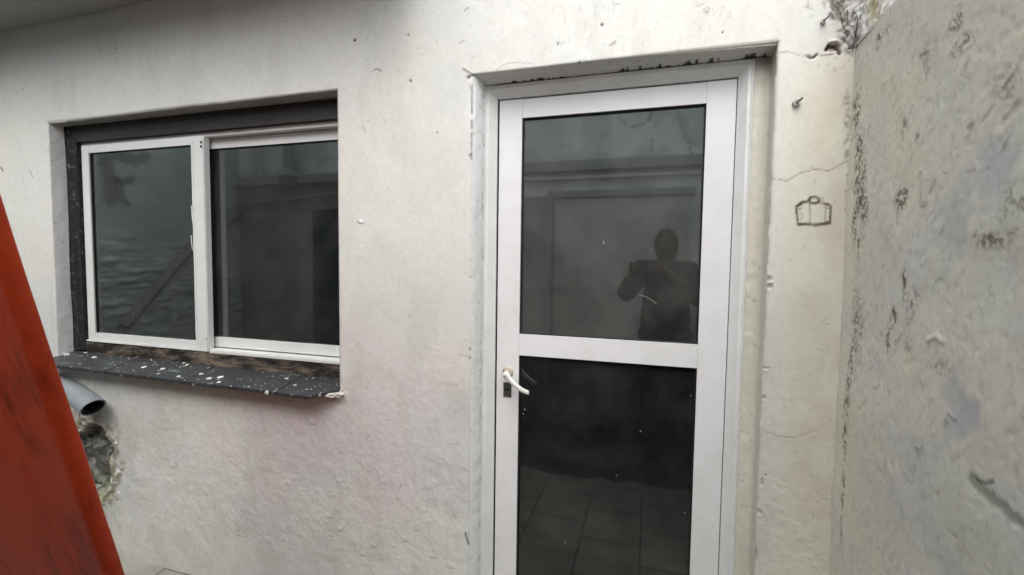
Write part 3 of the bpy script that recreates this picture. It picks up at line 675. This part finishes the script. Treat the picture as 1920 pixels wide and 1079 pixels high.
bm = bmesh.new(); box(bm, XR + .003, XR + .16, -3.0, 1.50, 2.0195, 2.026); from_bm('wall_top', bm, M['raw'], side)

# crumbling whitewashed mortar on top of the side wall, in the corner
pl_ = [(.440, 1.525), (.500, 1.575), (.530, 1.52), (.545, 1.36), (.575, 1.12), (.60, .98)]
L = [0]
for p, q in zip(pl_[:-1], pl_[1:]): L.append(L[-1] + math.dist(p, q))
Ms = Sheet(np.linspace(0, L[-1], 190), np.linspace(1.985, 2.36, 110), (.82, .82, .80)); U2, Z2 = Ms.U, Ms.Z
Ms.h += (fbm(U2, Z2, 16, 4, 81) - .5) * .03 + np.abs(fbm(U2, Z2, 35, 4, 82) - .5) * .03 + (fbm(U2, Z2, 90, 3, 83) - .5) * .006
Ms.tint((1 - sst(.10, .15, U2 + .1 * (fbm(U2, Z2, 20, 3, 84) - .5))) * .9, (.34, .31, .27))
Ms.tint((U2 < .14) * sst(.55, .62, fbm(U2, Z2, 70, 3, 85)) * .9, (.68, .66, .62))
Ms.tint(sst(2.07, 2.03, Z2 + .03 * fbm(U2, Z2, 30, 3, 86)) * .9, (.12, .075, .05))
Ms.tint(np.exp(-(((U2 - .24) / .05) ** 2 + ((Z2 - 2.09) / .05) ** 2)) * sst(.4, .55, fbm(U2, Z2, 40, 3, 87)), (.50, .46, .28))
Ms.tint((1 - sst(0, .025, np.abs(fbm(U2, Z2, 22, 3, 88) - .5))) * .7 * (U2 > .12), (.30, .29, .27))
XA = np.interp(U2, L, [p[0] for p in pl_]); YA = np.interp(U2, L, [p[1] for p in pl_])
mo = Ms.build('mortar_rubble', lambda u, z, h: np.stack([XA - h * .7, YA - h * .7, z], -1), M['side_plaster'])
sol = mo.modifiers.new('thick', 'SOLIDIFY'); sol.thickness = .06; sol.offset = -1
tag(mo, 'crumbling whitewashed mortar on top of the grey wall in the upper corner', 'mortar')
# thin dead roots hanging in that corner
k = N('dead_root', .8, .2); k.color((.07, .045, .03)); M['root'] = k.m
bm = bmesh.new()
for i in range(6):
    p = AT(rng.uniform(1558, 1640), rng.uniform(-10, 10), 1.47); q = AT(rng.uniform(1585, 1615), rng.uniform(50, 92), 1.485)
    pts = [p.lerp(q, t) + Vector((rng.normal(0, .006), rng.normal(0, .004), rng.normal(0, .006))) for t in np.linspace(0, 1, 7)]
    tube(bm, smooth_path(pts, 3), rng.uniform(.0005, .001), 5)
tag(from_bm('dead_root', bm, M['root'], None, True), 'thin brown dead roots tangled in the upper corner by the mortar', 'root', kind='stuff')

# ------------------------------------------------------------------ wall hooks
def hook(px, py, label, ring):
    p = AT(px, py, YW); o = tag(empty('wall_hook', p), label, 'hook', 'screw hooks in the wall right of the door')
    disc('anchor', p + Vector((0, -.004, 0)), .011 if ring else .007, M['plaster_plug'], o, t=.006)
    bm = bmesh.new(); tube(bm, smooth_path([p, p + Vector((0, -.012, 0)), p + Vector((.002, -.017, .001)), p + Vector((.007, -.021, .004)), p + Vector((.009, -.021, .008))], 4), .0028 if ring else .002, 8)
    from_bm('screw', bm, M['rust'], o, True)
    return o
k = N('plug', .7, .2); k.color(k.mix(k.noise(120, 3), (.3, .29, .27), (.6, .59, .55))); M['plaster_plug'] = k.m
hook(1493, 194, 'rusty screw hook in a grey plug right of the door head', True)
hook(1543, 42, 'small rusty screw hook high in the corner above the broken plaster hole', False)

# ------------------------------------------------------------------ drain pipe stub
a = AT(70, 748, 1.455); b = AT(175, 765, 1.425)
pa = (b - a).normalized(); pr = .047
pipe = empty('drain_pipe', a); tag(pipe, 'short grey plastic drain pipe sticking out below the window sill', 'pipe')
def ring_pts(c, ax, r_, n=40):
    u = ax.cross(Vector((0, 0, 1))).normalized(); v = u.cross(ax)
    return [c + u * r_ * math.cos(t / n * 2 * math.pi) + v * r_ * math.sin(t / n * 2 * math.pi) for t in range(n)]
ax = Vector((.96, -.22, -.17)).normalized(); cutn = Vector((.75, -.10, -.65)).normalized()
cut = lambda q: q - ax * ((q - b).dot(cutn) / ax.dot(cutn)); st_ = b - ax * .45
bm = bmesh.new(); R1 = [bm.verts.new(p) for p in ring_pts(st_, ax, pr)]; R2 = [bm.verts.new(cut(p)) for p in ring_pts(b, ax, pr)]
R3 = [bm.verts.new(cut(p)) for p in ring_pts(b, ax, pr - .0045)]; R4 = [bm.verts.new(cut(p) - ax * .006) for p in ring_pts(b, ax, pr - .005)]
for A, B in ((R1, R2), (R2, R3), (R3, R4)):
    for t in range(40): bm.faces.new((A[t], A[(t + 1) % 40], B[(t + 1) % 40], B[t]))
from_bm('pipe_wall', bm, M['pvc'], pipe, True)
bm = bmesh.new(); R1 = [bm.verts.new(cut(p) - ax * .0055) for p in ring_pts(b, ax, pr - .0052)]; R2 = [bm.verts.new(p) for p in ring_pts(b - ax * .3, ax, pr - .0055)]
for t in range(40): bm.faces.new((R1[t], R1[(t + 1) % 40], R2[(t + 1) % 40], R2[t]))
bm.faces.new(R2); from_bm('bore', bm, M['pvc_in'], pipe, True)

# ------------------------------------------------------------------ leaning red board close to the camera
def red_board():
    # the side turned to the sky runs between these two lines; they are about .5 m in front of the camera
    q0, q1 = AT(0, 350, .44), AT(236, 1079, .66)
    dr = (q1 - q0); t_floor = (0.0 - q0.z) / dr.z
    lo = q0 + dr * t_floor; print('LO', lo); hi = q0 - dr * ((2.3 - q0.z) / -dr.z)
    n = 60; bm = bmesh.new()
    ax_ = (hi - lo).normalized(); side_ = Vector((0, 1, 0)).cross(ax_).normalized()
    if side_.x < 0: side_ = -side_
    # cross section in (side, y): rounded board with a rolled edge
    sec = [(-.62, .0), (-.004, .0), (0, -.004), (.0, -.016), (-.005, -.023), (-.013, -.027), (-.024, -.027), (-.045, -.024), (-.08, -.019), (-.16, -.016), (-.62, -.014)]
    cols = []
    for i in range(n + 1):
        t = i / n; c = lo.lerp(hi, t)
        wv = (float(fbm(np.array([t * 9.]), np.array([.3]), 1.2, 3, 5)[0]) - .5) * .010
        rl = (float(fbm(np.array([t * 9.]), np.array([5.3]), 2.2, 3, 8)[0]) - .5) * .012
        cols.append([bm.verts.new(c + side_ * (s_ + wv + (rl if -.05 < s_ < -.01 else 0)) + Vector((0, y, 0))) for s_, y in sec])
    m_ = len(sec)
    for i in range(n):
        for j in range(m_): bm.faces.new((cols[i][j], cols[i][(j + 1) % m_], cols[i + 1][(j + 1) % m_], cols[i + 1][j]))
    bm.faces.new(cols[0]); bm.faces.new(cols[-1][::-1])
    return from_bm('leaning_board', bm, M['red'], None, True)
rb_ = red_board(); tag(rb_, 'red painted board with a rolled edge leaning close in front of the window', 'board')
for p in rb_.data.polygons: p.use_smooth = True
rb_.data.set_sharp_from_angle(angle=R_(75))

# ------------------------------------------------------------------ courtyard: floor, far house, left wall (seen in the glass)
k = N('floor_tiles', .55, .35)
br = k.n('ShaderNodeTexBrick', offset=.5, squash=1); br.inputs['Scale'].default_value = 1; br.inputs['Mortar Size'].default_value = .004; br.inputs['Brick Width'].default_value = .30; br.inputs['Row Height'].default_value = .30
br.inputs['Color1'].default_value = (.30, .29, .26, 1); br.inputs['Color2'].default_value = (.36, .35, .31, 1); br.inputs['Mortar'].default_value = (.10, .095, .085, 1)
mp = k.n('ShaderNodeMapping'); mp.inputs['Rotation'].default_value = (0, 0, math.pi / 2); k.l(k.obj(), mp.inputs[0]); k.l(mp.outputs[0], br.inputs['Vector'])
k.color(k.mix(1, br.outputs[0], k.ramp(k.noise(5, 5, .6), [(.3, (.7, .7, .7)), (.7, (1.1, 1.1, 1.1))]), 'MULTIPLY')); M['tiles'] = k.m
k = N('dark_ground', .8, .2); k.color(k.mix(k.noise(6, 5, .7), (.02, .02, .018), (.05, .048, .042))); k.bump(k.noise(30, 5), .6, .01); M['shaded_ground'] = k.m  # shade on the floor beyond the tiles, put into a dark ground colour
bm = bmesh.new(); box(bm, -40, 40, -40, 40, -.5, -.024); tag(from_bm('ground', bm, M['shaded_ground']), kind='structure')
bm = bmesh.new(); n = 160; f0 = []; f1 = []; lo_ = []
for i in range(n + 1):
    x = -4.75 + 5.3 * i / n; y = .22 + (float(fbm(np.array([x]), np.array([0.]), 11, 4, 3)[0]) - .5) * .12
    f0.append(bm.verts.new((x, y, -.017))); f1.append(bm.verts.new((x, 1.62, -.017))); lo_.append(bm.verts.new((x, y, -.05)))
for i in range(n): bm.faces.new((f0[i], f0[i + 1], f1[i + 1], f1[i])); bm.faces.new((lo_[i], lo_[i + 1], f0[i + 1], f0[i]))
tag(from_bm('tiled_floor', bm, M['tiles']), kind='structure')
def plain_sheet(name, place, us, zs, colr, dk, parent, seed, marks=None, amp=.004):
    s_ = Sheet(us, zs, colr); s_.h += (fbm(s_.U, s_.Z, 9, 4, seed) - .5) * amp
    s_.tint(sst(.45, .68, fbm(s_.U, s_.Z, 2.4, 5, seed + 1)) * .6, dk)
    if marks: marks(s_)
    return s_.build(name, place, M['plaster'], parent)
far = tag(empty('house', (-1.5, -1.1, 0)), 'stained plaster house across the courtyard, seen only as a reflection in the panes', 'house')
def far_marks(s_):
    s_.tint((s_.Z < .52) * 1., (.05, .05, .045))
    for pts in ([(-.30, 2.75), (-.20, 2.65), (-.05, 2.68), (0, 2.8)], [(-.02, 2.8), (0, 2.45), (-.02, 2.3)], [(.2, 2.8), (.26, 2.6), (.34, 2.38)], [(.45, 2.9), (.5, 2.7), (.62, 2.6), (.66, 2.4)], [(.3, 2.5), (.45, 2.4), (.6, 2.38)]):
        s_.stroke(pts, .007, (.16, .16, .14), .8, 0, .5, .01)
    s_.tint(sst(.5, .62, fbm(s_.U, s_.Z, 3.3, 4, 99)) * .4, (.28, .30, .28))
    s_.tint(sst(1.4, .6, s_.Z) * .5, (.22, .22, .18))
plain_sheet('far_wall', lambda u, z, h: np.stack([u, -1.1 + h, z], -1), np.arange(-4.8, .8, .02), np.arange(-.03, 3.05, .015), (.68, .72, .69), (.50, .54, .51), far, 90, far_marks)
bm = bmesh.new(); box(bm, -4.8, .8, -1.9, -1.12, 0, 3.04); from_bm('masonry', bm, M['room'], far)
k = N('grey_beam', .8, .2); k.color((.28, .30, .29)); M['beam'] = k.m
k = N('pale_trim', .7, .2); k.color((.50, .52, .50)); M['trim'] = k.m
boxo('beam', (-4.7, .8, -1.099, -1.00, 2.27, 2.36), M['beam'], far); boxo('ledge', (-1.3, .75, -1.099, -1.03, 2.20, 2.225), M['trim'], far)
boxo('shutter_box', (-.93, .38, -1.099, -1.04, 2.03, 2.09), M['beam'], far)
boxo('pillar', (-1.3, -.87, -1.099, -.94, 0, 2.03), M['beam'], far)
k = N('door_panel', .6, .3); k.color(k.mix(k.noise(3, 5, .7), (.40, .415, .39), (.50, .515, .49))); M['panel'] = k.m
fd = boxo('door', (-.865, .31, -1.099, -1.06, .52, 1.99), M['panel'], far); boxo('door_trim', (-.865, .31, -1.10, -1.052, 1.99, 2.005), M['trim'], fd)
k = N('blue_door', .5, .3); k.color((.012, .035, .052)); M['blue'] = k.m
boxo('door', (-3.64, -2.9, -1.099, -1.06, 0, 1.98), M['blue'], far)
k = N('grey_wallpaint', .8, .2); k.color((.27, .27, .25)); M['grey'] = k.m
boxo('dark_panel', (-4.70, -1.5, -1.0985, -1.085, 0, 2.26), M['grey'], far)
# pipes on the far house
bm = bmesh.new(); tube(bm, [Vector((-4.69, -1.02, 2.07)), Vector((-4.0, -1.02, 2.10)), Vector((-3.33, -1.02, 2.14)), Vector((-2.4, -1.02, 2.17))], .014, 8)
from_bm('pipe', bm, M['beam'], far, True)
bm = bmesh.new(); tube(bm, [Vector((-3.88, -.98, 2.9)), Vector((-3.88, -.98, 2.42)), Vector((-3.88, -.98, 2.34)), Vector((-3.88, -.98, 2.22))], [.05, .06, .14, .05], 10); from_bm('gutter_head', bm, M['beam'], far, True)
for x in (-4.42, -4.31):
    bm = bmesh.new(); tube(bm, [Vector((x, -1.0, 3.0)), Vector((x, -1.0, 2.37))], .014, 8); from_bm('conduit', bm, M['trim'], far, True)
# left wall of the courtyard
lw = tag(empty('courtyard_wall', (-4.75, 0, 0)), 'rough pale wall with a dark sloping stair edge, reflected in the left window pane', 'wall')
def lm(s_):
    s_.h += np.abs(fbm(s_.U * .7, s_.Z * 2.2, 9, 3, 95) - .5) * .10 * sst(1.8, 1.2, s_.Z)
    MB_ = (.13, .12, .09)
    s_.stroke([(.23, 2.40), (.22, 2.15), (.20, 1.95)], .08, MB_, .7, 0, .35, .03); s_.stroke([(.18, 2.13), (.10, 2.12), (.02, 2.15)], .045, MB_, .7, 0, .35, .02)
    s_.stroke([(.13, 2.1), (.11, 1.98), (.07, 1.92)], .045, MB_, .7, 0, .35, .02); s_.stroke([(.12, 2.36), (.0, 2.33), (-.12, 2.40)], .06, MB_, .6, 0, .4, .03)
plain_sheet('plaster_face', lambda u, z, h: np.stack([-4.72 + h, u, z], -1), np.arange(-1.12, 1.52, .02), np.arange(-.03, 3.0, .015), (.50, .55, .55), (.40, .45, .45), lw, 93, lm)
bm = bmesh.new(); box(bm, -4.9, -4.76, -1.2, 1.6, 0, 3.0); from_bm('wall_core', bm, M['room'], lw)
bm = bmesh.new(); tube(bm, [Vector((-4.68, .15, .77)), Vector((-4.68, -.56, 1.58)), Vector((-4.68, -1.09, 2.0))], .05, 6); from_bm('stair_edge', bm, M['grey'], lw)

# ------------------------------------------------------------------ the photographer (seen only in the door glass)
def skin_eval(verts, edges, radii, sub=2):
    me = bpy.data.meshes.new('tmp'); me.from_pydata([tuple(v) for v in verts], edges, [])
    o = bpy.data.objects.new('tmp', me); col.objects.link(o)
    md = o.modifiers.new('s', 'SKIN'); md.use_smooth_shade = True
    lay = me.skin_vertices[0].data
    for i, r_ in enumerate(radii):
        lay[i].radius = r_ if isinstance(r_, tuple) else (r_, r_); lay[i].use_root = (i == 0)
    o.modifiers.new('u', 'SUBSURF').levels = sub; o.modifiers['u'].render_levels = sub
    bpy.context.view_layer.update()
    out = bpy.data.meshes.new_from_object(o.evaluated_get(bpy.context.evaluated_depsgraph_get()))
    bpy.data.objects.remove(o); bpy.data.meshes.remove(me); return out
CM = m
def CL(x, y, z): return CM @ Vector((x, y, z))       # near the phone in the hands
FL = -.017
skin = N('skin', .5, .4); skin.color(skin.mix(skin.noise(30, 4), (.075, .05, .038), (.10, .065, .048)))  # backlit shade of the figure put into the skin colour
shirt = N('dark_green_shirt', .9, .1); shirt.color(shirt.mix(shirt.noise(12, 5), (.012, .022, .018), (.02, .034, .028))); shirt.bump(shirt.noise(14, 4), .6, .01)
trous = N('dark_trousers', .9, .1); trous.color((.012, .013, .016)); trous.bump(trous.noise(14, 4), .5, .01)
hairm = N('dark_hair', .6, .3); hairm.color(hairm.mix(hairm.noise(60, 4, .6, hairm.stretch((4, 4, .5))), (.008, .006, .005), (.03, .02, .014))); hairm.bump(hairm.noise(80, 4, .6, hairm.stretch((4, 4, .4))), .8, .006)
shoem = N('black_shoe', .5, .4); shoem.color((.015, .015, .016))
phm = N('phone_case', .35, .5); phm.color((.012, .012, .014))
person = tag(empty('person', (.13, -.32, FL)), 'person in dark green shirt and dark trousers holding up a phone, reflected in the door', 'person')
V = lambda *a: Vector(a)
wl, wr = CL(-.135, -.055, .075), CL(.105, -.055, .075)
pl, prr = CL(-.126, -.032, .035), CL(.096, -.032, .035)
sk = [V(.13, -.36, .92), V(.13, -.37, 1.08), V(.13, -.37, 1.26), V(.13, -.365, 1.38), V(.127, -.35, 1.45), V(.122, -.325, 1.52),          # 0-5 pelvis..skull base
      V(-.03, -.36, 1.375), V(-.175, -.235, 1.165), wl, pl,                                    # 6-9
      V(.29, -.36, 1.375), V(.37, -.22, 1.15), wr, prr,                                       # 10-13
      V(.04, -.36, .88), V(.03, -.34, .48), V(.02, -.37, .07), V(.0, -.27, .02),                # 14-17
      V(.22, -.36, .88), V(.24, -.34, .48), V(.25, -.37, .07), V(.27, -.27, .02)]
ed = [(0, 1), (1, 2), (2, 3), (3, 4), (4, 5), (3, 6), (6, 7), (7, 8), (8, 9), (3, 10), (10, 11), (11, 12), (12, 13), (0, 14), (14, 15), (15, 16), (16, 17), (0, 18), (18, 19), (19, 20), (20, 21)]
ra = [(.14, .10), (.125, .09), (.13, .095), (.09, .07), .052, .052, .052, .036, .024, .030, .052, .036, .024, .030, .085, .055, .034, .036, .085, .055, .034, .036]
body_me = skin_eval(sk, ed, ra)
bm = bmesh.new(); bm.from_mesh(body_me)
# head: skull, jaw, nose, brow, lips, ears
face = Vector((-.20, .97, -.03)).normalized(); rt = face.cross(Vector((0, 0, 1))).normalized(); upv = rt.cross(face)
hc_ = Vector((.12, -.295, 1.55))
g = bmesh.ops.create_uvsphere(bm, u_segments=48, v_segments=32, radius=1)['verts']
G_ = lambda a, b, c, w_: math.exp(-((a / w_[0]) ** 2 + (b / w_[1]) ** 2)) * c
for v_ in g:
    x, y, z = v_.co
    w_ = .074 * (1 - .22 * max(0, -z) ** 1.5 * (1 if y > -.3 else .4)); dp = .094 + (.004 if z > 0 else 0)
    X, Y, Z_ = x * w_, y * dp, z * .116
    if y > 0:
        Y += G_(X, Z_ + .010, .020, (.011, .020)) + G_(X, Z_ + .022, .012, (.014, .009))      # nose
        Y -= G_(abs(X) - .030, Z_ - .012, .011, (.016, .010)); Y += G_(X, Z_ - .032, .005, (.05, .010))   # eye sockets, brow
        Y += G_(X, Z_ + .050, .006, (.020, .008)) - G_(X, Z_ + .0505, .004, (.02, .002)); Y += G_(X, Z_ + .085, .012, (.022, .016))
        Y -= G_(abs(X) - .05, Z_ + .06, .01, (.02, .03))
    v_.co = hc_ + rt * X + face * Y + upv * Z_
for s_ in (-1, 1):
    e = bmesh.ops.create_uvsphere(bm, u_segments=14, v_segments=10, radius=1)['verts']
    for v_ in e: v_.co = hc_ + rt * (s_ * .076 + v_.co.x * .008) + face * (-.008 + v_.co.y * .018) + upv * (-.005 + v_.co.z * .032)
# hands: four fingers curled over the phone's end, thumb on the screen side
def hand(mx):
    X = (lambda x: x - .06) if mx == 1 else (lambda x: .030 - x)
    q = bmesh.ops.create_uvsphere(bm, u_segments=16, v_segments=12, radius=1)['verts']
    for v_ in q: v_.co = CL(X(-.060 + v_.co.x * .014), -.028 + v_.co.y * .042, .026 + v_.co.z * .026)
    for i, (L_, y) in enumerate(((.9, .004), (1, -.016), (.95, -.036), (.8, -.055))):
        pts = [CL(X(-.062), y, .020), CL(X(-.064 - .004 * L_), y + .002, .002), CL(X(-.056), y + .003, -.012 * L_), CL(X(-.042), y + .003, -.012), CL(X(-.032 + .004 * (1 - L_)), y + .002, -.009)]
        tube(bm, smooth_path(pts, 4), [.0095] * 6 + [.0088] * 6 + [.0078] * 4 + [.006], 10)
    tube(bm, smooth_path([CL(X(-.058), -.055, .035), CL(X(-.044), -.048, .040), CL(X(-.026), -.036, .032), CL(X(-.006), -.026, .022)], 4), [.013] * 4 + [.0115] * 4 + [.0105] * 4 + [.008], 10)
hand(1); hand(-1)
me = bpy.data.meshes.new('body'); bm.to_mesh(me); bm.free()
bo = link('body', me, skin.m, person, True); rm = bo.modifiers.new('fuse', 'REMESH'); rm.mode = 'VOXEL'; rm.voxel_size = .0032; rm.use_smooth_shade = True
sm = bo.modifiers.new('soft', 'SMOOTH'); sm.factor = .5; sm.iterations = 2
# clothes
sh = skin_eval([V(.13, -.36, .86), V(.13, -.37, 1.06), V(.13, -.37, 1.26), V(.13, -.367, 1.385), V(-.035, -.36, 1.372), V(-.175, -.235, 1.163), V(-.175, -.235, 1.163).lerp(wl, .8), V(.295, -.36, 1.372), V(.37, -.22, 1.148), V(.37, -.22, 1.148).lerp(wr, .8), V(.129, -.355, 1.425)],
               [(0, 1), (1, 2), (2, 3), (3, 4), (4, 5), (5, 6), (3, 7), (7, 8), (8, 9), (3, 10)], [(.215, .13), (.19, .125), (.18, .125), (.12, .10), .082, .072, .042, .082, .072, .042, .066])
link('shirt', sh, shirt.m, person, True)
tr_ = skin_eval([V(.13, -.36, .95), V(.035, -.36, .86), V(.03, -.34, .48), V(.02, -.365, .09), V(.225, -.36, .86), V(.24, -.34, .48), V(.25, -.365, .09)],
               [(0, 1), (1, 2), (2, 3), (0, 4), (4, 5), (5, 6)], [(.17, .115), .105, .078, .06, .105, .078, .06])
link('trousers', tr_, trous.m, person, True)
for x0, x1 in ((.02, -.005), (.25, .275)):
    bm = bmesh.new(); g = bmesh.ops.create_uvsphere(bm, u_segments=24, v_segments=16, radius=1)['verts']
    for v_ in g:
        v_.co = Vector((x0 + (x1 - x0) * (v_.co.y * .5 + .5) + v_.co.x * (.045 if v_.co.y > 0 else .036), -.305 + v_.co.y * .14, max(FL + .001, FL + .04 + v_.co.z * (.055 - .02 * v_.co.y))))
    from_bm('shoe', bm, shoem.m, person, True)
bm = bmesh.new(); g = bmesh.ops.create_uvsphere(bm, u_segments=48, v_segments=32, radius=1)['verts']
for v_ in g:
    x, y, z = v_.co; k_ = float(fbm(np.array([x * 2 + 5]), np.array([z * 2 + y]), 4, 3, 3)[0]) - .5
    cut_ = 1.0 if (y < .35 or z > .45) else .80
    v_.co = hc_ + rt * (x * .084 * cut_) + face * (y * .104 * cut_ - .012) + upv * (z * .124 * (1.25 if z < 0 and y < 0 else 1) * cut_ + .008 + k_ * .012)
from_bm('hair', bm, hairm.m, person, True)
eye = N('eye_white', .2, .5); eye.color((.25, .24, .23)); iris = N('iris', .2, .5); iris.color((.02, .012, .008))
for s_ in (-1, 1):
    bm = bmesh.new(); c = hc_ + rt * s_ * .030 + upv * .011 + face * .076
    bmesh.ops.create_uvsphere(bm, u_segments=16, v_segments=10, radius=.0115, matrix=Matrix.Translation(c)); e_ = from_bm('eye', bm, eye.m, person, True)
    bm = bmesh.new(); bmesh.ops.create_uvsphere(bm, u_segments=12, v_segments=8, radius=.0055, matrix=Matrix.Translation(c + face * .0075)); from_bm('iris', bm, iris.m, e_, True)
# the phone itself, its lens where the picture is taken from
ph = empty('phone', CL(-.015, -.014, .010)); tag(ph, 'black phone held sideways in both hands of the person, reflected in the door', 'phone')
bm = bmesh.new(); box(bm, -.090, .060, -.050, .022, .004, .012); bm.transform(CM); from_bm('phone_body', bm, phm.m, ph, True, .0025, 3)
bm = bmesh.new(); box(bm, -.086, .056, -.047, .019, .0121, .0126); bm.transform(CM); from_bm('screen', bm, phm.m, ph)
for x, y in ((0, 0), (.002, -.020)):
    bm = bmesh.new(); bmesh.ops.create_cone(bm, cap_ends=True, segments=24, radius1=.007, radius2=.0065, depth=.0024, matrix=Matrix.Translation((x, y, .003))); bm.transform(CM); from_bm('lens', bm, iris.m, ph, True)
